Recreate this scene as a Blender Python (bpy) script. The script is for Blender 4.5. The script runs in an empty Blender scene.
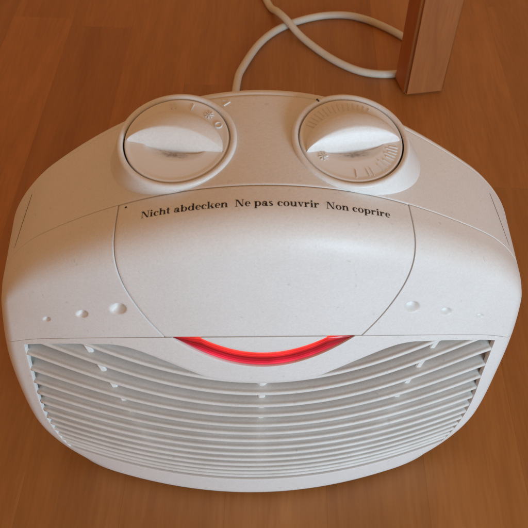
import bpy, bmesh, math, random
import numpy as np
from mathutils import Vector, Matrix

random.seed(4)
scene = bpy.context.scene
COL = scene.collection

# ------------------------------------------------------------------ camera
LIFT = .012                                   # body floats this far above the floor on its feet
cp = dict(p=.86423, x=-.01333, y=-.21173, z=.47094 + LIFT, yaw=.05599, roll=.03712)
fw = Vector((math.sin(cp['yaw']) * math.cos(cp['p']), math.cos(cp['yaw']) * math.cos(cp['p']), -math.sin(cp['p'])))
rt = Vector((math.cos(cp['yaw']), -math.sin(cp['yaw']), 0))
up = rt.cross(fw)
rr = rt * math.cos(cp['roll']) + up * math.sin(cp['roll'])
uu = -rt * math.sin(cp['roll']) + up * math.cos(cp['roll'])
cam_data = bpy.data.cameras.new('camera')
cam = bpy.data.objects.new('camera', cam_data)
COL.objects.link(cam)
m = Matrix.Identity(4)
for i in range(3):
    m[i][0], m[i][1], m[i][2] = rr[i], uu[i], -fw[i]
m[0][3], m[1][3], m[2][3] = cp['x'], cp['y'], cp['z']
cam.matrix_world = m
cam_data.sensor_width = 36
cam_data.lens = 36 * 780 / 528
cam_data.clip_start = .01
cam_data.clip_end = 50
cam_data.dof.use_dof = True
cam_data.dof.focus_distance = .43
cam_data.dof.aperture_fstop = 40
scene.camera = cam

# ------------------------------------------------------------------ world and lamps
world = bpy.data.worlds.new('World')
scene.world = world
world.use_nodes = True
bg = world.node_tree.nodes['Background']
bg.inputs['Color'].default_value = (1.0, .53, .25, 1)
bg.inputs['Strength'].default_value = .46


def area(name, loc, target, size, energy, color):
    d = bpy.data.lights.new(name, 'AREA')
    d.shape = 'RECTANGLE'
    d.size, d.size_y = size
    d.energy = energy
    d.color = color
    o = bpy.data.objects.new(name, d)
    COL.objects.link(o)
    o.location = loc
    o.rotation_euler = (Vector(target) - Vector(loc)).to_track_quat('-Z', 'Y').to_euler()
    return o


area('window_light', (.66, -1.04, .36), (0, .03, .15), (.6, .5), 15.0, (.53, .80, 1.0))

vs = scene.view_settings
vs.view_transform = 'Standard'
vs.look = 'None'
vs.gamma = 1
vs.exposure = 0
vs.use_curve_mapping = False

# ------------------------------------------------------------------ materials


def new_mat(name):
    mt = bpy.data.materials.new(name)
    mt.use_nodes = True
    nt = mt.node_tree
    return mt, nt, nt.nodes['Principled BSDF']


def N(nt, typ, **kw):
    n = nt.nodes.new(typ)
    for k, v in kw.items():
        if k.startswith('i_'):
            n.inputs[k[2:].replace('_', ' ')].default_value = v
        else:
            setattr(n, k, v)
    return n


def ramp(nt, src, stops):
    r = nt.nodes.new('ShaderNodeValToRGB')
    els = r.color_ramp.elements
    while len(els) < len(stops):
        els.new(.5)
    for e, (p, c) in zip(els, stops):
        e.position = p
        e.color = (*c, 1)
    nt.links.new(src, r.inputs['Fac'])
    return r.outputs['Color']


def mix(nt, a, b, fac, mode='MIX'):
    n = nt.nodes.new('ShaderNodeMix')
    n.data_type = 'RGBA'
    n.blend_type = mode
    for sock, v in ((n.inputs[6], a), (n.inputs[7], b), (n.inputs[0], fac)):
        if hasattr(v, 'links'):
            nt.links.new(v, sock)
        else:
            sock.default_value = (*v, 1) if isinstance(v, tuple) else v
    return n.outputs[2]


def plastic(name, col, rough=.42, grime=.15, grain=.05):
    mt, nt, b = new_mat(name)
    tc = N(nt, 'ShaderNodeTexCoord')
    n1 = N(nt, 'ShaderNodeTexNoise', i_Scale=38., i_Detail=6., i_Roughness=.65)
    n2 = N(nt, 'ShaderNodeTexNoise', i_Scale=900., i_Detail=3.)
    n3 = N(nt, 'ShaderNodeTexNoise', i_Scale=260., i_Detail=2.)
    for n in (n1, n2, n3):
        nt.links.new(tc.outputs['Object'], n.inputs['Vector'])
    g = ramp(nt, n1.outputs['Fac'], [(.40, (0, 0, 0)), (.75, (1, 1, 1))])
    gm = N(nt, 'ShaderNodeMath', operation='MULTIPLY')
    nt.links.new(g, gm.inputs[0])
    gm.inputs[1].default_value = grime
    c = mix(nt, col, (col[0] * .62, col[1] * .55, col[2] * .46), gm.outputs[0])
    sp = ramp(nt, n3.outputs['Fac'], [(.69, (1, 1, 1)), (.76, (.62, .56, .5))])
    c = mix(nt, c, sp, .3, 'MULTIPLY')
    gr = ramp(nt, n2.outputs['Fac'], [(.3, (.86, .86, .86)), (.7, (1.0, 1.0, 1.0))])
    c = mix(nt, c, gr, .55, 'MULTIPLY')
    nt.links.new(c, b.inputs['Base Color'])
    b.inputs['Roughness'].default_value = rough
    b.inputs['Specular IOR Level'].default_value = .35
    bp = N(nt, 'ShaderNodeBump', i_Strength=grain, i_Distance=.0006)
    nt.links.new(n2.outputs['Fac'], bp.inputs['Height'])
    nt.links.new(bp.outputs['Normal'], b.inputs['Normal'])
    return mt


M_white = plastic('white_plastic', (.80, .785, .76), .42, .10, .06)
M_slat = plastic('dusty_white_plastic', (.76, .75, .72), .5, .30, .06)
M_knob = plastic('knob_plastic', (.80, .785, .76), .36, .12, .05)
M_cord = plastic('cord_plastic', (.70, .66, .56), .45, .15, .03)
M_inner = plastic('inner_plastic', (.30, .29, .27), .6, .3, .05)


def flat(name, col, rough=.5, emit=None, es=0):
    mt, nt, b = new_mat(name)
    b.inputs['Base Color'].default_value = (*col, 1)
    b.inputs['Roughness'].default_value = rough
    if emit:
        b.inputs['Emission Color'].default_value = (*emit, 1)
        b.inputs['Emission Strength'].default_value = es
    return mt


M_ink = flat('black_print', (.018, .016, .016), .6)
M_dark = flat('dark_gap', (.05, .035, .025), .8)
M_joint_shade = flat('joint_shade', (.22, .16, .11), .8)  # shade of the open joint, painted as a flat brown
M_rubber = flat('rubber', (.03, .03, .03), .8)
# translucent red lens: the hot wire behind it shows as an orange line at the top, a dark band in the middle
mt, nt, b = new_mat('red_lens')
b.inputs['Base Color'].default_value = (.22, .006, .01, 1)
b.inputs['Roughness'].default_value = .22
aa = N(nt, 'ShaderNodeAttribute', attribute_name='across')
al = N(nt, 'ShaderNodeAttribute', attribute_name='along')
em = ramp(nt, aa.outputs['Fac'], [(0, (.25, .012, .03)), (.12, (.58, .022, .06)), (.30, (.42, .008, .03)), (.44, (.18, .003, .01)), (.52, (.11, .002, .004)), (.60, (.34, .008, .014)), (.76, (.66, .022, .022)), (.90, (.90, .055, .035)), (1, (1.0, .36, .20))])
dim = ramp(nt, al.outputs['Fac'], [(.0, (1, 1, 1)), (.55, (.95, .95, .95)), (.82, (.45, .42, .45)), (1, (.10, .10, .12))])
wv1 = N(nt, 'ShaderNodeMath', operation='MULTIPLY')
nt.links.new(aa.outputs['Fac'], wv1.inputs[0])
wv1.inputs[1].default_value = 46.
wv2 = N(nt, 'ShaderNodeMath', operation='SINE')
nt.links.new(wv1.outputs[0], wv2.inputs[0])
rib_ = ramp(nt, wv2.outputs[0], [(0, (.62, .50, .50)), (.8, (1.15, 1.25, 1.25))])
tcl = N(nt, 'ShaderNodeTexCoord')
nl_ = N(nt, 'ShaderNodeTexNoise', i_Scale=90., i_Detail=3.)
nt.links.new(tcl.outputs['Object'], nl_.inputs['Vector'])
spot = ramp(nt, nl_.outputs['Fac'], [(.35, (.72, .68, .68)), (.65, (1.2, 1.25, 1.25))])
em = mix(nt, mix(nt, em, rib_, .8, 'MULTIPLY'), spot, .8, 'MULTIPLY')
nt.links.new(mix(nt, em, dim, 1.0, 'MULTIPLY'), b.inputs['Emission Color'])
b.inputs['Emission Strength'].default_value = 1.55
M_lens = mt

# dirty hollow of the knobs
mt, nt, b = new_mat('knob_hollow_plastic')
tc = N(nt, 'ShaderNodeTexCoord')
n1 = N(nt, 'ShaderNodeTexNoise', i_Scale=520., i_Detail=5., i_Roughness=.7)
nt.links.new(tc.outputs['Object'], n1.inputs['Vector'])
sepx = N(nt, 'ShaderNodeSeparateXYZ')
nt.links.new(tc.outputs['Object'], sepx.inputs[0])
# grime lies in a blot on the bottom of the hollow: distance from a point of the dial
mp = N(nt, 'ShaderNodeMapping')
mp.inputs['Location'].default_value = (.0, .0028, 0)
mp.inputs['Scale'].default_value = (1 / .0105, 1 / .0022, 0)
mp.vector_type = 'TEXTURE'
mp.inputs['Location'].default_value = (.0, -.0076, 0)
mp.inputs['Scale'].default_value = (.0165, .0056, 1)
nt.links.new(tc.outputs['Object'], mp.inputs['Vector'])
sx = N(nt, 'ShaderNodeSeparateXYZ')
nt.links.new(mp.outputs['Vector'], sx.inputs[0])
cx_ = N(nt, 'ShaderNodeCombineXYZ')
nt.links.new(sx.outputs[0], cx_.inputs[0])
nt.links.new(sx.outputs[1], cx_.inputs[1])
ln = N(nt, 'ShaderNodeVectorMath', operation='LENGTH')
nt.links.new(cx_.outputs[0], ln.inputs[0])
ad = N(nt, 'ShaderNodeMath', operation='ADD')
nt.links.new(ln.outputs['Value'], ad.inputs[0])
nt.links.new(n1.outputs['Fac'], ad.inputs[1])
blot = ramp(nt, ad.outputs[0], [(.72, (.75, .75, .75)), (1.0, (0, 0, 0))])
blot_n = blot.node
blot_n.color_ramp.elements[0].position = .55
nt.links.new(mix(nt, (.80, .785, .76), (.22, .13, .07), blot), b.inputs['Base Color'])
b.inputs['Roughness'].default_value = .4
M_dial = mt


def wood(name, c0, c1, c2, rough, obj_random=True, sc=(14, 1.2, 14), bump=.03):
    mt, nt, b = new_mat(name)
    tc = N(nt, 'ShaderNodeTexCoord')
    oi = N(nt, 'ShaderNodeObjectInfo')
    va = N(nt, 'ShaderNodeVectorMath', operation='ADD')
    vm = N(nt, 'ShaderNodeVectorMath', operation='SCALE')
    cb = N(nt, 'ShaderNodeCombineXYZ')
    nt.links.new(oi.outputs['Random'], cb.inputs[0])
    nt.links.new(oi.outputs['Random'], cb.inputs[1])
    nt.links.new(cb.outputs[0], vm.inputs[0])
    vm.inputs['Scale'].default_value = 37.
    nt.links.new(tc.outputs['Object'], va.inputs[0])
    nt.links.new(vm.outputs[0], va.inputs[1])
    mp = N(nt, 'ShaderNodeMapping')
    mp.inputs['Scale'].default_value = sc
    nt.links.new(va.outputs[0], mp.inputs['Vector'])
    n1 = N(nt, 'ShaderNodeTexNoise', i_Scale=2.2, i_Detail=7., i_Roughness=.6, i_Distortion=.6)
    nt.links.new(mp.outputs[0], n1.inputs['Vector'])
    mp2 = N(nt, 'ShaderNodeMapping')
    mp2.inputs['Scale'].default_value = (sc[0] * 9, sc[1] * 9, sc[2] * 9)
    nt.links.new(va.outputs[0], mp2.inputs['Vector'])
    n2 = N(nt, 'ShaderNodeTexNoise', i_Scale=3., i_Detail=4.)
    nt.links.new(mp2.outputs[0], n2.inputs['Vector'])
    c = ramp(nt, n1.outputs['Fac'], [(.28, c0), (.52, c1), (.76, c2)])
    f = ramp(nt, n2.outputs['Fac'], [(.35, (.80, .76, .72)), (.62, (1, 1, 1))])
    c = mix(nt, c, f, .5, 'MULTIPLY')
    if obj_random:
        t = ramp(nt, oi.outputs['Random'], [(0, (.88, .86, .83)), (1, (1.06, 1.07, 1.08))])
        c = mix(nt, c, t, 1.0, 'MULTIPLY')
    nt.links.new(c, b.inputs['Base Color'])
    b.inputs['Roughness'].default_value = rough
    bp = N(nt, 'ShaderNodeBump', i_Strength=bump, i_Distance=.001)
    nt.links.new(n2.outputs['Fac'], bp.inputs['Height'])
    nt.links.new(bp.outputs['Normal'], b.inputs['Normal'])
    return mt


M_floor = wood('laminate', (.34, .130, .030), (.405, .162, .040), (.48, .205, .058), .42)
M_leg = wood('varnished_wood', (.34, .108, .021), (.39, .13, .027), (.45, .16, .036), .6, False, (22, 22, 2))
M_sub = flat('floor_base', (.08, .03, .012), .8)

# ------------------------------------------------------------------ object helpers


def link(name, verts, faces, mat, parent=None, smooth=True):
    me = bpy.data.meshes.new(name)
    me.from_pydata([tuple(v) for v in verts], [], faces)
    me.update()
    if smooth:
        for p in me.polygons:
            p.use_smooth = True
    me.materials.append(mat)
    o = bpy.data.objects.new(name, me)
    COL.objects.link(o)
    if parent:
        o.parent = parent
    return o


def thing(name, label, cat, loc=(0, 0, 0), group=None):
    o = bpy.data.objects.new(name, None)
    o.empty_display_size = .05
    COL.objects.link(o)
    o.location = loc
    o['label'] = label
    o['category'] = cat
    if group:
        o['group'] = group
    return o


def solid(o, t, bev=.0004, off=-1):
    s = o.modifiers.new('thickness', 'SOLIDIFY')
    s.thickness = t
    s.offset = off
    s.use_even_offset = False
    if bev:
        b = o.modifiers.new('edge', 'BEVEL')
        b.width = bev
        b.segments = 2
        b.limit_method = 'ANGLE'
        b.angle_limit = math.radians(50)
        b.harden_normals = False


def grid_mesh(rows):
    """rows[r][c] of points -> verts, quads; rows go up, columns go to +x, normals face out"""
    nr, nc = len(rows), len(rows[0])
    v = [p for r in rows for p in r]
    f = [(r * nc + c, r * nc + c + 1, (r + 1) * nc + c + 1, (r + 1) * nc + c) for r in range(nr - 1) for c in range(nc - 1)]
    return v, f


def weld(o, d=1e-6):
    bm = bmesh.new()
    bm.from_mesh(o.data)
    bmesh.ops.remove_doubles(bm, verts=bm.verts, dist=d)
    bmesh.ops.dissolve_degenerate(bm, edges=bm.edges, dist=1e-7)
    bm.to_mesh(o.data)
    bm.free()


def smoothstep(t):
    t = max(0., min(1., t))
    return t * t * (3 - 2 * t)


def hermite(tab, t):
    """monotone-ish cubic through a table of (t, v)"""
    n = len(tab)
    if t <= tab[0][0]:
        return tab[0][1]
    if t >= tab[-1][0]:
        return tab[-1][1]
    k = max(i for i in range(n - 1) if tab[i][0] <= t)
    def sl(i):
        if i == 0:
            return (tab[1][1] - tab[0][1]) / (tab[1][0] - tab[0][0])
        if i == n - 1:
            return (tab[-1][1] - tab[-2][1]) / (tab[-1][0] - tab[-2][0])
        return (tab[i + 1][1] - tab[i - 1][1]) / (tab[i + 1][0] - tab[i - 1][0])
    h = tab[k + 1][0] - tab[k][0]
    u = (t - tab[k][0]) / h
    a, b = tab[k][1], tab[k + 1][1]
    return ((2 * u**3 - 3 * u * u + 1) * a + (u**3 - 2 * u * u + u) * h * sl(k)
            + (-2 * u**3 + 3 * u * u) * b + (u**3 - u * u) * h * sl(k + 1))


# ------------------------------------------------------------------ floor
PW, PL = .066, .42
floor_base = link('floor', [(-1.3, -1.1, -.012), (1.3, -1.1, -.012), (1.3, 2.2, -.012), (-1.3, 2.2, -.012)], [(0, 1, 2, 3)], M_sub, smooth=False)
floor_base['kind'] = 'structure'
floor_base['label'] = 'orange-brown wood strip laminate floor under the heater'
bmq = bmesh.new()
bmesh.ops.create_cube(bmq, size=1)
bmesh.ops.scale(bmq, vec=(PW - .00003, PL - .00003, .010), verts=bmq.verts)
bmesh.ops.translate(bmq, vec=(0, 0, -.005), verts=bmq.verts)
topedges = [e for e in bmq.edges if all(v.co.z > -.001 for v in e.verts)]
bmesh.ops.bevel(bmq, geom=topedges, offset=.00006, segments=1, affect='EDGES')
plank_me = bpy.data.meshes.new('plank')
bmq.to_mesh(plank_me)
bmq.free()
plank_me.materials.append(M_floor)
FANG = math.radians(-3)
for i in range(-11, 12):
    offs = random.random() * PL
    for j in range(-2, 5):
        o = bpy.data.objects.new('plank', plank_me)
        COL.objects.link(o)
        lx, ly = i * PW + .012, j * PL + offs
        o.location = (lx * math.cos(FANG) - ly * math.sin(FANG), lx * math.sin(FANG) + ly * math.cos(FANG), 0)
        o.rotation_euler = (0, 0, FANG)
        o.parent = floor_base

# ------------------------------------------------------------------ shape of the heater's shell
Zs, TL, TT = .235, .088, .0739                 # shoulder height, top length, top slope
tB, tT = math.tan(-.0576), math.tan(.11456)    # lean of the front at bottom and shoulder
YS = tB * Zs + (tT - tB) * Zs / 2
RF = .017
ED, ZD, EB, ZB = .02, .03, .014, .010
WTAB = [(0., .1135), (.004, .1205), (.010, .1282), (.018, .1343), (.03, .1393), (.055, .1427), (.09, .1439), (.13, .1440), (.17, .1425), (.235, .138), (.5, .138)]
RB = .008


def Wd(s):
    if s < 0:
        a = min(1., -s / RB)
        return WTAB[0][1] - RB * (1 - math.sqrt(max(0, 1 - a * a)))
    if s > .235:
        return .138
    return hermite(WTAB[:-1], s)


def fy(z):
    return tB * z + (tT - tB) * z * z / (2 * Zs)


def ee(x, W, z):
    t = min(1., max(0., (abs(x) - W + z) / z))
    return 1 - math.sqrt(max(0., 1 - t * t))


def Dm(x):
    return 4.213 * x * x - 12.7 * x**4


def Bm(x):
    return 1.959 * x * x - 10.8 * x**4


def raw(x, s, W):
    e1 = ED * ee(x, W, ZD) * min(1., max(0., (s - .13) / .105))
    lo_ = smoothstep((s + .01) / .06)
    B = Bm(x) + (.004 + (EB - .004) * lo_) * ee(x, W, .024 + (ZB - .024) * lo_)
    if s < 0:
        a = min(1., -s / RB)
        return (x, fy(0) + B + RB * (1 - math.sqrt(max(0., 1 - a * a))), s)
    if s <= Zs:
        return (x, fy(s) + B, s - Dm(x) * (2.54 * s + 7.3 * s * s) - e1)
    w = s - Zs
    k = max(0., 1 - w / TL)
    return (x, YS + w * math.cos(TT) + B * k, Zs + w * math.sin(TT) - Dm(x) - e1)


def P(x, s):
    W = Wd(s)
    if Zs - RF < s < Zs + RF:
        a, b, c = raw(x, Zs - RF, W), raw(x, Zs, W), raw(x, Zs + RF, W)
        t = (s - Zs + RF) / (2 * RF)
        q = [(1 - t)**2 * a[i] + 2 * t * (1 - t) * b[i] + t * t * c[i] for i in range(3)]
    else:
        q = raw(x, s, W)
    # the casing is a little fuller on its right shoulder
    k = .030 * smoothstep((q[0] - .07) / .065) * smoothstep((s - .10) / .14)
    return Vector((q[0] * (1 + k), q[1], q[2] + LIFT))


def Nrm(x, s):
    e = .0006
    d1 = P(x + e, s) - P(x - e, s)
    d2 = P(x, s + e) - P(x, s - e)
    return d1.cross(d2).normalized()


def lin(a, b, n):
    return [a + (b - a) * i / (n - 1) for i in range(n)]


G = .00026                       # half of a seam's gap
S_TOP, S_MID = .2610, .1686      # the seam under the knobs, the seam above the grille
S_END = Zs + .0832               # where the rear shell begins
Y_END = P(0, S_END).y

heater = thing('fan_heater', 'white plastic fan heater with two dials, red crescent light and slatted grille on wooden floor', 'heater', (0, .06, 0))
H0 = Vector((0, .06, 0))
INV = Matrix.Translation(-H0)


def hl(name, verts, faces, mat, parent=None, smooth=True):
    """link a mesh given in world coordinates under the heater"""
    par = parent or heater
    o = link(name, [Vector(v) - H0 for v in verts], faces, mat, par, smooth)
    return o


def usamp(n, p=2.2):
    """samples of -1..1, denser at both ends"""
    out = []
    for i in range(n):
        t = -1 + 2 * i / (n - 1)
        out.append(math.copysign(1 - (1 - abs(t))**p, t))
    return out


# ---- top panel
rows = []
us = usamp(141, 1.7)
for s in lin(S_TOP + G, S_END - .0001, 46):
    rows.append([P(u * Wd(s), s) for u in us])
top = hl('top_panel', *grid_mesh(rows), M_white)
solid(top, .0022)

# ---- lettered front panel
FX = [(.1600, .0420), (.1686, .0474), (.181, .0542), (.1925, .0592), (.205, .0634), (.215, .0656), (.226, .0668), (.2365, .0671), (.247, .0667), (.262, .0660)]
rows = []
for s in lin(S_MID + G, S_TOP - G, 90):
    w = hermite(FX, s) - G
    rows.append([P(w * t, s) for t in lin(-1, 1, 81)])
front = hl('front_panel', *grid_mesh(rows), M_white)
solid(front, .0022, .0005)

# ---- shoulder panels with three dimples each
DOTS = [(.0697, .1919, .0041), (.0888, .1899, .0031), (.1092, .1882, .0021)]
for sg in (-1, 1):
    rows = []
    for s in lin(S_MID + G, S_TOP - G, 170):
        a = hermite(FX, s) + G
        W = Wd(s)
        r = []
        for t in lin(0, 1, 150):
            t2 = 1 - (1 - t)**1.35
            x = a + (W - a) * t2
            q = P(sg * x, s)
            for (dx, ds, dr) in DOTS:
                dx = dx + sg * .0011
                d = math.hypot(x - dx, (s - ds) * .92) / dr
                if d < 1.15:
                    k = 1 - smoothstep((d - .4) / .65)
                    q = q - Nrm(sg * x, s) * (k * dr * .85)
            r.append(q)
        if sg < 0:
            r.reverse()
        rows.append(r)
    o = hl('shoulder_panel', *grid_mesh(rows), M_white)
    solid(o, .0022)

# ---- grille frame: side bars, bottom rim, bezel round the light, one welded mesh
XO = [(.019, .1190), (.030, .1232), (.045, .1262), (.065, .1284), (.09, .1288), (.12, .1277), (.163, .1263), (.17, .1261)]
S_BOT, S_BAR = .019, .1630
XLO, XLI = .0440, .0305          # outer and inner half width of the light


def xo(s):
    if s < S_BOT:
        return Wd(s) - (Wd(S_BOT) - XO[0][1])
    return hermite(XO, s)


def lens_lo(x):
    return .1450 + (S_MID - G - .1450) * (x / XLO)**2


def lens_hi(x):
    return .1566 + (S_MID - G - .1566) * (x / XLI)**2


CT = [(.0, .1316), (.012, .1322), (.022, .1339), (.029, .1366), (.036, .1409), (.046, .1476), (.0558, .1540), (.063, .1584), (.070, .1615), (.078, .1630), (.14, .1630)]


def cbot(x):
    return hermite(CT, abs(x))


fv, ff = [], []


def add_grid(rows):
    v, f = grid_mesh(rows)
    k = len(fv)
    fv.extend(v)
    ff.extend([tuple(i + k for i in q) for q in f])


low = [-RB * math.sin(a) for a in lin(math.pi / 2, 0, 7)][:-1] + lin(0, S_BOT, 10)
nb = 9
side_s = low + lin(S_BOT, S_BAR, 70)[1:] + lin(S_BAR, S_MID - G, nb)[1:]
for sg in (-1, 1):
    rows = []
    for s in side_s:
        a, W = xo(s), Wd(s)
        r = [P(sg * (a + (W - a) * (1 - (1 - t)**1.7)), s) for t in lin(0, 1, 22)]
        rows.append(r if sg > 0 else r[::-1])
    add_grid(rows)
add_grid([[P(u_ * xo(s), s) for u_ in lin(-1, 1, 81)] for s in low])
xe = xo(S_BAR)
segs = [lin(-xe, -.084, 12), lin(-.084, -.066, 14), lin(-.066, -XLO, 16), lin(-XLO, 0, 50)]
xs = []
for sg_ in segs:
    xs += sg_ if not xs else sg_[1:]
xs = xs + [-x for x in xs[-2::-1]]
rows = []
for j in range(nb):
    r = []
    for x in xs:
        lo = cbot(x)
        hi = S_MID - G if abs(x) >= XLO else lens_lo(x)
        t = j / (nb - 1)
        if abs(abs(x) - xe) < 1e-9:
            s = lin(S_BAR, S_MID - G, nb)[j]
            x = math.copysign(xo(s), x)
        else:
            s = lo + (hi - lo) * t
        r.append(P(x, s))
    rows.append(r)
add_grid(rows)
# tab above the light
rows = []
for j in range(6):
    rows.append([P(x, lens_hi(x) + (S_MID - G - lens_hi(x)) * j / 5) for x in lin(-XLI + .0004, XLI - .0004, 41)])
add_grid(rows)
frame = hl('grille_frame', fv, ff, M_white)
weld(frame, 2e-6)
solid(frame, .0024, .00045)

# inner walls of the opening
wv, wf = [], []
for sg in (-1, 1):
    rows = []
    for d in lin(.0016, .016, 5):
        r = []
        for s in lin(S_BOT, S_BAR + .001, 60):
            q = P(sg * (xo(s) + .0004), s)
            r.append(Vector((q.x, q.y + d, q.z)))
        rows.append(r)
    v, f = grid_mesh(rows)
    k = len(wv)
    wv += v
    wf += [tuple(i + k for i in q) for q in f]
for fun in (lambda x: S_BOT - .0006, lambda x: cbot(x) + .0008):
    rows = []
    for d in lin(.0016, .016, 5):
        r = []
        for x in lin(-.125, .125, 121):
            q = P(x, fun(x))
            r.append(Vector((q.x, q.y + d, q.z)))
        rows.append(r)
    v, f = grid_mesh(rows)
    k = len(wv)
    wv += v
    wf += [tuple(i + k for i in q) for q in f]
hl('opening_wall', wv, wf, M_slat)

# ---- slats
SL = [(.1312, 3.8), (.1199, 3.25), (.1082, 2.66), (.0980, 1.98), (.0874, 1.58), (.0785, 1.15), (.0698, .85), (.0613, .62),
      (.0534, .46), (.0460, .33), (.0391, .22), (.0328, .13), (.0274, .07), (.0228, .03)]
SEC = [(.0165, .0042), (.0018, -.0015), (.0006, -.0012), (0, -.0005), (0, .0005), (.0004, .0011), (.0011, .0013), (.0018, .0013), (.0028, .0015), (.0165, .0066)]
slats = []
for (c, k) in SL:
    # where the slat meets the frame
    hi = .02
    while hi < .128 and c + k * hi * hi < S_BAR + .0022 and hi < xo(max(S_BOT, c + k * hi * hi)) + .0035:
        hi += .0005
    n = 81
    v, f = [], []
    ns = len(SEC)
    for i, x in enumerate(lin(-hi, hi, n)):
        q = P(x, c + k * x * x)
        wv_ = 1 + .05 * math.sin(i * .21 + c * 900)
        for (d, h) in SEC:
            v.append((q.x, q.y + .0001 + d, q.z + h * wv_))
    for i in range(n - 1):
        for j in range(ns):
            a, b2 = i * ns + j, i * ns + (j + 1) % ns
            f.append((a, a + ns, b2 + ns, b2))
    f.append(tuple(range(ns)))
    f.append(tuple((n - 1) * ns + j for j in range(ns))[::-1])
    slats.append(hl('slat', v, f, M_slat))

# ---- ribs behind the slats
def rib(fx, s0, s1, half=.0017):
    v, f = [], []
    ss = lin(s0, s1, 40)
    for s in ss:
        x = fx(s)
        q = P(x, s)
        for (dx, dy) in ((-half, .0160), (-half, .0050), (-half * .6, .0044), (half * .6, .0044), (half, .0050), (half, .0160)):
            v.append((q.x + dx, q.y + dy, q.z))
    for i in range(len(ss) - 1):
        for j in range(6):
            a, b2 = i * 6 + j, i * 6 + (j + 1) % 6
            f.append((a, b2, b2 + 6, a + 6))
    hl('rib', v, f, M_white, smooth=False)


rib(lambda s: -(.0915 - .27 * (.158 - s)), .024, .1625)
rib(lambda s: .0, .024, .1320, .0019)
rib(lambda s: .0925 - .27 * (.158 - s), .024, .1625)
# small moulded eye round the middle rib, lying on the second slat
cen = P(0, .1199) + Vector((0, .0082, .0042))
fwd_ = Vector((0, -.937, -.349))
nup = Vector((0, -.349, .937))
vv = []
for i in range(19):
    a = math.pi * i / 18
    for j in range(6):
        b2 = 2 * math.pi * j / 6
        r = .0036 + .0006 * math.cos(b2)
        vv.append(cen + Vector((r * math.cos(a), 0, 0)) + fwd_ * (r * math.sin(a)) + nup * (.0006 * math.sin(b2)))
ffc = [(i * 6 + j, i * 6 + (j + 1) % 6, (i + 1) * 6 + (j + 1) % 6, (i + 1) * 6 + j) for i in range(18) for j in range(6)]
hl('moulded_eye', vv, ffc, M_slat)

# ---- dark wall inside, behind the slats
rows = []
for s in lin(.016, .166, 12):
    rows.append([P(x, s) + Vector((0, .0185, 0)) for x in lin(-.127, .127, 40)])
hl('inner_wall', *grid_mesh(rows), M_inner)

# ---- red light: ridged crescent lens lit from behind
rows, att = [], []
NV = 25
for j in range(NV):
    v_ = j / (NV - 1)
    r = []
    for x in lin(-XLO + .0004, XLO - .0004, 121):
        lo = lens_lo(x) + .0001
        full = .0116                                  # width of the lens bar, measured from its lower edge
        hi = (lens_hi(x) if abs(x) < XLI else S_MID - G) - .0001
        hi = max(hi, lo + .0001)
        s = lo + (hi - lo) * v_
        w_ = 1 - (hi - s) / full if abs(x) < XLI else (s - lo) / full
        r.append(P(x, s) + Nrm(x, s) * (-.0012 + .0008 * math.sin(math.pi * v_)**.6 - .0005 * math.exp(-((v_ - .52) / .10)**2) - .0003 * math.exp(-((v_ - .86) / .04)**2)))
        att.append((v_, abs(x) / XLO))
    rows.append(r)
lens = hl('light_lens', *grid_mesh(rows), M_lens)
lens['label'] = 'red glowing crescent light'
for nm, k in (('across', 0), ('along', 1)):
    at = lens.data.attributes.new(nm, 'FLOAT', 'POINT')
    for i, a in enumerate(att):
        at.data[i].value = a[k]

# ---- side walls
SIDE_S = low + lin(S_BOT, Zs + .0, 40)[1:] + lin(Zs, S_END, 20)[1:]
for sg in (-1, 1):
    rows = []
    for s in SIDE_S:
        q = P(sg * Wd(s), s)
        r = [Vector((q.x, q.y + (Y_END - q.y) * t, q.z)) for t in lin(0, 1, 10)]
        rows.append(r if sg > 0 else r[::-1])
    o = hl('side_panel', *grid_mesh(rows), M_white)
    weld(o)

# ---- rear shell
loop = []
for s in SIDE_S:
    q = P(Wd(s), s)
    loop.append((q.x, q.z))
for u in usamp(101, 1.7)[::-1][1:]:
    q = P(u * Wd(S_END), S_END)
    loop.append((q.x, q.z))
for s in SIDE_S[::-1][1:]:
    q = P(-Wd(s), s)
    loop.append((q.x, q.z))
clean = [loop[0]]
for q in loop[1:]:
    if math.hypot(q[0] - clean[-1][0], q[1] - clean[-1][1]) > 2e-4:
        clean.append(q)
loop = clean
lv, lf = [], []
steps = [(.0002, .010), (.0002, .0012), (.0005, .0004), (.0011, .0), (.0030, .0), (.0044, .0004), (.0054, .0013), (.0058, .0030), (.0062, .010), (.022, .016), (.030, .022), (.034, .034)]
cz_ = .115
for (dy, ins) in steps:
    for (x, z) in loop:
        k = 1 - ins / .13
        lv.append((x * k, Y_END + dy, cz_ + (z - cz_) * (1 - ins / .12)))
nl = len(loop)
for i in range(len(steps) - 1):
    for j in range(nl):
        a, b2 = i * nl + j, i * nl + (j + 1) % nl
        lf.append((a, b2, b2 + nl, a + nl))
lf.append(tuple((len(steps) - 1) * nl + j for j in range(nl)))
rear = hl('rear_shell', lv, lf, M_white)
# base plate closing the underside
bp_ = [P(x, -RB) for x in lin(-Wd(-RB), Wd(-RB), 41)]
bv = [Vector((q.x, q.y, q.z + .0002)) for q in bp_] + [Vector((q.x, Y_END + .012, q.z + .0002)) for q in bp_]
hl('base_plate', bv, [(i, i + 41, i + 42, i + 1) for i in range(40)], M_white, smooth=False)
for (x, y) in ((-.085, .035), (.085, .035), (-.085, .105), (.085, .105)):
    v, f = [], []
    for (r, z) in ((.0075, 0), (.009, .001), (.009, .0055)):
        for i in range(20):
            a = 2 * math.pi * i / 20
            v.append((x + r * math.cos(a), y + r * math.sin(a), z))
    for k in range(2):
        for i in range(20):
            f.append((k * 20 + i, k * 20 + (i + 1) % 20, (k + 1) * 20 + (i + 1) % 20, (k + 1) * 20 + i))
    f.append(tuple(range(20))[::-1])
    hl('foot', v, f, M_rubber)

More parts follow.
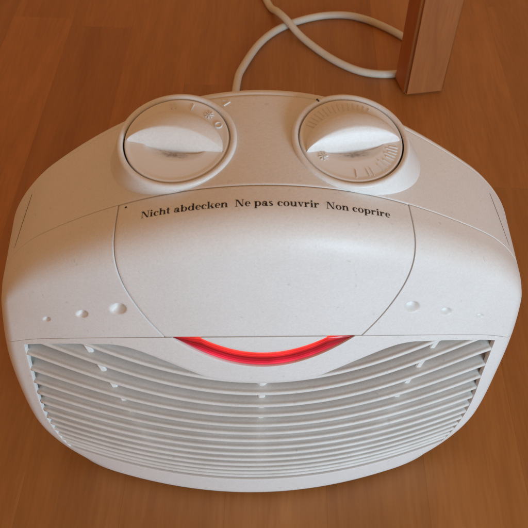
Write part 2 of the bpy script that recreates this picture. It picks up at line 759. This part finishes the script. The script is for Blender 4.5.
# ------------------------------------------------------------------ knobs
DR = .0238


def bar(v, f, p0, p1, w, z0, z1):
    """a little raised bar between two points of the dial plane"""
    d = Vector((p1[0] - p0[0], p1[1] - p0[1]))
    n = Vector((-d.y, d.x)).normalized() * w / 2
    k = len(v)
    for z, sc in ((z0, 1.0), (z1, .6)):
        for p, sg in ((p0, 1), (p1, 1), (p1, -1), (p0, -1)):
            v.append((p[0] + n.x * sg * sc, p[1] + n.y * sg * sc, z))
    f.extend([(k + 4, k + 5, k + 6, k + 7)] + [(k + i, k + (i + 1) % 4, k + 4 + (i + 1) % 4, k + 4 + i) for i in range(4)])


def arc_bars(v, f, c, r, a0, a1, n, w, z0, z1):
    for i in range(n):
        t0, t1 = a0 + (a1 - a0) * i / n, a0 + (a1 - a0) * (i + 1) / n
        bar(v, f, (c[0] + r * math.cos(t0), c[1] + r * math.sin(t0)), (c[0] + r * math.cos(t1), c[1] + r * math.sin(t1)), w, z0, z1)


def make_knob(sg, phi, which):
    base = P(sg * .0393,   .2892)
    tilt = .17
    nrm = Vector((sg * .075, -math.sin(tilt), math.cos(tilt))).normalized()
    cen = base + nrm * .0055
    ex = (Vector((1, 0, 0)) - nrm * nrm.x).normalized()
    ey = nrm.cross(ex)
    mw = Matrix(((ex.x, ey.x, nrm.x, cen.x), (ex.y, ey.y, nrm.y, cen.y), (ex.z, ey.z, nrm.z, cen.z), (0, 0, 0, 1)))
    loc = INV @ mw
    # collar, fixed to the top panel
    prof = [(.0245, -.006), (.0245, -.0002), (.02475, .0005), (.0253, .0009), (.0262, .0010), (.0270, .0006), (.0274, -.0002), (.0277, -.003), (.0284, -.008), (.0291, -.013), (.0304, -.022)]
    v, f = [], []
    n = 96
    for (r, z) in prof:
        for i in range(n):
            a = 2 * math.pi * i / n
            # the foot of the collar is drawn outwards and to the front, where the casing falls away
            k = max(0., -z - .001)
            v.append((r * math.cos(a) + sg * k * (.42 if sg > 0 else .26), r * math.sin(a) + k * .22, z))
    for k in range(len(prof) - 1):
        for i in range(n):
            f.append((k * n + i, (k + 1) * n + i, (k + 1) * n + (i + 1) % n, k * n + (i + 1) % n))
    col = link('knob_collar', v, f, M_knob, heater)
    col.matrix_local = loc
    # dial disc (the knob itself), turned by phi
    rot = loc @ Matrix.Rotation(phi, 4, 'Z')
    v, f = [], []
    rad = [0] + lin(.0015, .0228, 22) + [.0232, .0236, DR, DR]
    na = 96
    def hz(a, b, r):
        z = 0.0
        # hollow for the fingertip on the near side of the grip
        w = .0135
        b += .0040
        if abs(a) < w and b < .0015:
            dep = .0075 * math.sqrt(max(0, 1 - (a / w)**2))
            t = (-b + .0015) / (dep + .0015)
            if 0 < t < 1:
                z -= .0038 * (1 - t) * (1 - (a / w)**2)**.35
        return z
    for k, r in enumerate(rad):
        for i in range(na):
            t = 2 * math.pi * i / na
            a, b2 = r * math.cos(t), r * math.sin(t)
            z = hz(a, b2, r)
            if k == len(rad) - 3:
                z += -.00005
            if k == len(rad) - 2:
                z -= .0004
            if k == len(rad) - 1:
                z -= .006
            if r > .0220 and k < len(rad) - 2:
                z += .0004 * smoothstep((r - .0220) / .0006)
            v.append((a, b2, z))
    for k in range(len(rad) - 1):
        for i in range(na):
            f.append((k * na + i, (k + 1) * na + i, (k + 1) * na + (i + 1) % na, k * na + (i + 1) % na))
    knob = link('knob', v, f, M_dial, heater)
    weld(knob)
    knob.matrix_local = rot
    knob['label'] = which
    # grip: a ridge with an arched top, pointed at both ends
    v, f = [], []
    ns, secn = 61, 0
    RG, GO = .0222, -.0040
    for i in range(ns):
        t = -1 + 2 * i / (ns - 1)
        q = max(0., 1 - t * t)
        a = RG * t
        h = .0074 * q**.72 + .0010
        b0 = GO - .0012 * q
        bc = GO + .0044 * q**.9
        bb = GO + .0162 * q**.55 + .0004
        pts = [(b0, -.0036), (b0, -.0006), (b0 + (bc - b0) * .30, h * .34), (b0 + (bc - b0) * .65, h * .70), (bc - .0004 * q, h * .955), (bc + .0002 * q, h * .992), (bc + .0010 * q, h * 1.005),
               (bc + (bb - bc) * .35, h * .99), (bc + (bb - bc) * .65, h * .93), (bc + (bb - bc) * .88, h * .80), (bb - .0002 * q, h * .66), (bb + .0002, h * .35), (bb + .0003, -.0036)]
        secn = len(pts)
        for (b2, z) in pts:
            v.append((a, b2, z))
    for i in range(ns - 1):
        for j in range(secn - 1):
            k = i * secn + j
            f.append((k, k + 1, k + secn + 1, k + secn))
    grip = link('grip', v, f, M_knob, knob)
    return knob, rot


kl, rl = make_knob(-1, math.radians(-12), 'left dial with its grip sloping down to the right')
kr, rrt = make_knob(1, math.radians(12), 'right dial with radial ticks, its grip sloping up to the right')

# raised marks of the left dial (angles in the dial's own turned frame)
v, f = [], []


def polar(r, deg):
    return (r * math.cos(math.radians(deg)), r * math.sin(math.radians(deg)))


PH = 12
arc_bars(v, f, polar(.0203, 21 + PH), .0016, 0, 2 * math.pi, 14, .0006, -.0002, .0006)
c0 = polar(.0200, 43 + PH)
for k in range(4):
    a = math.pi * k / 4
    bar(v, f, (c0[0] - .0021 * math.cos(a), c0[1] - .0021 * math.sin(a)), (c0[0] + .0021 * math.cos(a), c0[1] + .0021 * math.sin(a)), .0005, -.0002, .0006)
bar(v, f, polar(.0180, 70 + PH), polar(.0218, 70 + PH), .0006, -.0002, .0006)
for dd in (-3, 3):
    bar(v, f, polar(.0186, 96 + PH + dd), polar(.0218, 96 + PH + dd), .0006, -.0002, .0006)
link('dial_mark', v, f, M_knob, kl, False)
# ticks and snowflake of the right dial
v, f = [], []
PH = -12
for deg in list(range(62, 166, 7)) + [-88, -72, -66, -52, -45, -38, -30, -25, -20, -15, -10]:
    ln_ = .0038 if deg % 2 == 0 else .0052
    bar(v, f, polar(.0214 - ln_, deg + PH), polar(.0216, deg + PH), .00045, -.0002, .0005)
c0 = polar(.0172, -142 + PH)
for k in range(4):
    a = math.pi * k / 4
    bar(v, f, (c0[0] - .0022 * math.cos(a), c0[1] - .0022 * math.sin(a)), (c0[0] + .0022 * math.cos(a), c0[1] + .0022 * math.sin(a)), .0005, -.0002, .0006)
link('dial_mark', v, f, M_knob, kr, False)

# pointer mark moulded on the top panel beside the left dial
v, f = [], []
pts = [(-.0190, .3158), (-.0156, .3144), (-.0186, .3122)]
for (a, b2) in ((0, 1), (1, 2)):
    k = len(v)
    p0, p1 = pts[a], pts[b2]
    d = Vector((p1[0] - p0[0], p1[1] - p0[1]))
    n = Vector((-d.y, d.x)).normalized() * .0003
    for (x, s) in ((p0[0] + n.x, p0[1] + n.y), (p1[0] + n.x, p1[1] + n.y), (p1[0] - n.x, p1[1] - n.y), (p0[0] - n.x, p0[1] - n.y)):
        v.append(P(x, s) + Nrm(x, s) * .0005)
    for (x, s) in ((p0[0] + n.x * 2, p0[1] + n.y * 2), (p1[0] + n.x * 2, p1[1] + n.y * 2), (p1[0] - n.x * 2, p1[1] - n.y * 2), (p0[0] - n.x * 2, p0[1] - n.y * 2)):
        v.append(P(x, s) - Nrm(x, s) * .0003)
    f += [(k, k + 1, k + 2, k + 3)] + [(k + 4 + i, k + 4 + (i + 1) % 4, k + (i + 1) % 4, k + i) for i in range(4)]
hl('pointer_mark', v, f, M_knob, smooth=False)
# dark index notch on the right collar
v, f = [], []
bar(v, f, polar(.0254, 123), polar(.0271, 123), .0010, .0002, .0013)
o = link('index_notch', v, f, M_dark, heater, False)
o.matrix_local = rrt @ Matrix.Rotation(math.radians(-12), 4, 'Z')

# ------------------------------------------------------------------ printed words
ADV = dict(zip('Nichtabdeknpsouvr ', (.722, .278, .444, .556, .333, .5, .556, .556, .444, .556, .556, .556, .389, .5, .556, .5, .444, .25)))


def rect(x0, y0, x1, y1):
    return [[(x0, y0), (x1, y0), (x1, y1), (x0, y1)]]


def ring(cx, cy, rx, ry, ix, iy, a0, a1, n=18, dx=0.):
    out = []
    for i in range(n):
        t0, t1 = math.radians(a0 + (a1 - a0) * i / n), math.radians(a0 + (a1 - a0) * (i + 1) / n)
        out.append([(cx + dx + ix * math.cos(t0), cy + iy * math.sin(t0)), (cx + rx * math.cos(t0), cy + ry * math.sin(t0)),
                    (cx + rx * math.cos(t1), cy + ry * math.sin(t1)), (cx + dx + ix * math.cos(t1), cy + iy * math.sin(t1))])
    return out


def disc(cx, cy, r):
    return [[(cx + r * math.cos(2 * math.pi * i / 10), cy + r * math.sin(2 * math.pi * i / 10)) for i in range(10)]]


X = .46
GL = {
    'N': rect(.105, 0, .15, .676) + rect(.02, 0, .235, .03) + rect(.02, .646, .2, .676) + [[(.50, 0), (.625, 0), (.26, .676), (.10, .676)]] + rect(.58, 0, .625, .676) + rect(.49, .646, .71, .676),
    'i': rect(.07, 0, .205, X) + rect(.02, 0, .255, .032) + rect(.02, X - .032, .205, X) + disc(.135, .605, .078),
    'c': ring(.235, .225, .205, .24, .095, .2, 48, 318, dx=.03) + disc(.365, .345, .058),
    'h': rect(.065, 0, .195, .676) + rect(.015, 0, .245, .032) + rect(.015, .644, .195, .676) + rect(.365, 0, .495, .31) + rect(.315, 0, .54, .032) + ring(.315, .30, .18, .17, .055, .115, 0, 165),
    'n': rect(.065, 0, .195, X) + rect(.015, 0, .245, .032) + rect(.015, X - .032, .195, X) + rect(.365, 0, .495, .31) + rect(.315, 0, .54, .032) + ring(.315, .30, .18, .17, .055, .115, 0, 165),
    'u': rect(.065, .15, .195, X) + rect(.015, X - .032, .195, X) + rect(.36, 0, .49, X) + rect(.31, X - .032, .49, X) + rect(.36, 0, .545, .032) + ring(.24, .155, .175, .165, .05, .105, 180, 345),
    't': rect(.085, .10, .21, .60) + rect(.015, .42, .31, X) + ring(.2, .115, .115, .125, .0, .07, 180, 330),
    'a': rect(.285, .07, .41, .34) + ring(.255, .325, .155, .145, .035, .1, 0, 170) + disc(.105, .35, .056) + ring(.185, .135, .155, .145, .055, .1, 0, 360) + rect(.39, 0, .485, .06) + rect(.3, 0, .44, .09),
    'b': rect(.06, 0, .19, .676) + rect(.01, .644, .19, .676) + ring(.30, .23, .225, .24, .095, .195, -180, 180, 24),
    'd': rect(.36, 0, .49, .676) + rect(.30, .644, .49, .676) + rect(.4, 0, .545, .032) + ring(.25, .23, .225, .24, .095, .195, 0, 360, 24),
    'p': rect(.06, -.2, .19, X) + rect(.01, X - .032, .19, X) + rect(.01, -.205, .25, -.173) + ring(.30, .23, .225, .24, .095, .195, -180, 180, 24),
    'e': ring(.235, .23, .205, .245, .09, .205, 0, 315, 22, dx=.012) + rect(.1, .225, .435, .262),
    'o': ring(.25, .23, .225, .245, .1, .21, 0, 360, 24),
    'k': rect(.06, 0, .19, .676) + rect(.01, .644, .19, .676) + rect(.01, 0, .24, .032) + [[(.19, .17), (.25, .19), (.46, X - .01), (.39, X - .01)]] + rect(.32, X - .032, .52, X) + [[(.24, .24), (.35, .32), (.53, .02), (.37, .02)]] + rect(.31, 0, .56, .032),
    'v': [[(.05, X), (.2, X), (.295, 0), (.22, 0)], [(.375, X), (.425, X), (.295, 0), (.255, 0)]] + rect(.01, X - .032, .245, X) + rect(.315, X - .032, .485, X),
    'r': rect(.06, 0, .19, X) + rect(.01, 0, .26, .032) + rect(.01, X - .032, .19, X) + ring(.315, .30, .125, .16, .05, .09, 70, 180) + disc(.36, .385, .07),
    's': ring(.19, .335, .14, .13, .05, .085, 25, 235) + ring(.19, .125, .155, .135, .05, .085, -155, 60) + [[(.06, .30), (.14, .36), (.34, .16), (.25, .09)]],
}
EM = .00578
for words, x0 in (('Nicht abdecken', -.0548), ('Ne pas couvrir', -.0136), ('Non coprire', .0255)):
    v, f = [], []
    pen = x0
    for ch in words:
        for poly in GL.get(ch, []):
            k = len(v)
            # cut tall polygons so that the print follows the curve of the panel
            for (gx, gy) in poly:
                x, s = pen + gx * EM, .2490 + gy * EM
                v.append(P(x, s) + Nrm(x, s) * .00007)
            f.append(tuple(range(k, k + len(poly))))
        pen += ADV[ch] * EM
    o = hl('lettering', v, f, M_ink, front, False)
    o['label'] = 'black printed words ' + words

# rear shell joint down the flanks: its shade drawn as thin surface strips
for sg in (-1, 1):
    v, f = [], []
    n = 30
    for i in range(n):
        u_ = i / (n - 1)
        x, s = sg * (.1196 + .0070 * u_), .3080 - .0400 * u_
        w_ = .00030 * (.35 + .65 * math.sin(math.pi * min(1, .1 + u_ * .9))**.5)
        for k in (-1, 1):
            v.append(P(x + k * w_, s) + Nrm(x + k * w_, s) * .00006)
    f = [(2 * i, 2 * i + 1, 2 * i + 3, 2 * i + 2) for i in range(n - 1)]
    hl('shell_joint_shade', v, f, M_joint_shade, top, False)

# tiny dark specks on the casing
for (x, s, r) in ((-.0622, .2582, .0006),):
    v = [P(x + r * math.cos(2 * math.pi * i / 8), s + r * math.sin(2 * math.pi * i / 8)) + Nrm(x, s) * .00006 for i in range(8)]
    hl('speck', v, [tuple(range(8))], M_ink, front, False)

# ------------------------------------------------------------------ cord


def tube(name, pts, rad, mat, parent=None, n=14):
    # Catmull-Rom through the points
    P_ = [Vector(p) for p in pts]
    P_ = [P_[0] * 2 - P_[1]] + P_ + [P_[-1] * 2 - P_[-2]]
    cl = []
    for i in range(1, len(P_) - 2):
        for k in range(8):
            t = k / 8
            a, b, c, d = P_[i - 1], P_[i], P_[i + 1], P_[i + 2]
            cl.append(.5 * (2 * b + (c - a) * t + (2 * a - 5 * b + 4 * c - d) * t * t + (3 * b - a - 3 * c + d) * t**3))
    cl.append(P_[-2])
    v, f = [], []
    for i, c in enumerate(cl):
        tg = (cl[min(i + 1, len(cl) - 1)] - cl[max(i - 1, 0)]).normalized()
        sd = tg.cross(Vector((0, 0, 1)))
        sd = sd.normalized() if sd.length > 1e-3 else Vector((1, 0, 0))
        u_ = sd.cross(tg)
        for j in range(n):
            a = 2 * math.pi * j / n
            v.append(c + (sd * math.cos(a) + u_ * math.sin(a)) * rad)
    for i in range(len(cl) - 1):
        for j in range(n):
            f.append((i * n + j, i * n + (j + 1) % n, (i + 1) * n + (j + 1) % n, (i + 1) * n + j))
    f.append(tuple(range(n))[::-1])
    f.append(tuple((len(cl) - 1) * n + j for j in range(n)))
    return link(name, v, f, mat, parent)


CR = .0038
cord = [(-.012, Y_END + .030, .050), (-.014, Y_END + .062, .046), (-.016, .24, .020), (-.0165, .32, .0045), (-.0145, .39, CR), (-.0105, .440, CR), (-.0048, .4626, CR), (.0117, .5018, CR),
        (.0305, .528, CR), (.0534, .5459, CR), (.0819, .5581, CR), (.110, .5604, CR), (.1315, .5526, CR), (.1518, .5371, CR), (.169, .519, CR), (.186, .495, CR),
        (.192, .472, CR), (.180, .457, CR), (.1565, .4525, CR), (.1356, .4515, CR), (.1156, .4565, CR), (.0962, .4702, CR), (.0769, .4914, CR), (.0572, .5171, .006),
        (.0435, .5375, .0118), (.034, .556, .0105), (.026, .580, CR), (.012, .64, CR), (-.01, .74, CR), (-.05, .9, CR)]
co = tube('power_cord', cord, CR, M_cord)
co['label'] = 'pale beige power cord looping on floor behind the heater'
co['category'] = 'cord'

# ------------------------------------------------------------------ wooden leg
leg_root = thing('furniture_leg', 'orange-brown wooden furniture leg standing on floor beside the cord loop', 'furniture leg', (.174, .438, 0))
bm = bmesh.new()
bmesh.ops.create_cube(bm, size=1)
for vtx in bm.verts:
    tp = 1 if vtx.co.z > 0 else .92
    vtx.co = Vector((vtx.co.x * .046 * tp, vtx.co.y * .034 * tp, (vtx.co.z + .5) * .5))
bmesh.ops.bevel(bm, geom=bm.edges[:], offset=.003, segments=5, affect='EDGES')
for fc in bm.faces:
    fc.smooth = fc.calc_area() < .0016
me = bpy.data.meshes.new('post')
bm.to_mesh(me)
bm.free()
me.materials.append(M_leg)
post = bpy.data.objects.new('post', me)
COL.objects.link(post)
post.parent = leg_root
leg_root.rotation_euler = (0, 0, math.radians(10))
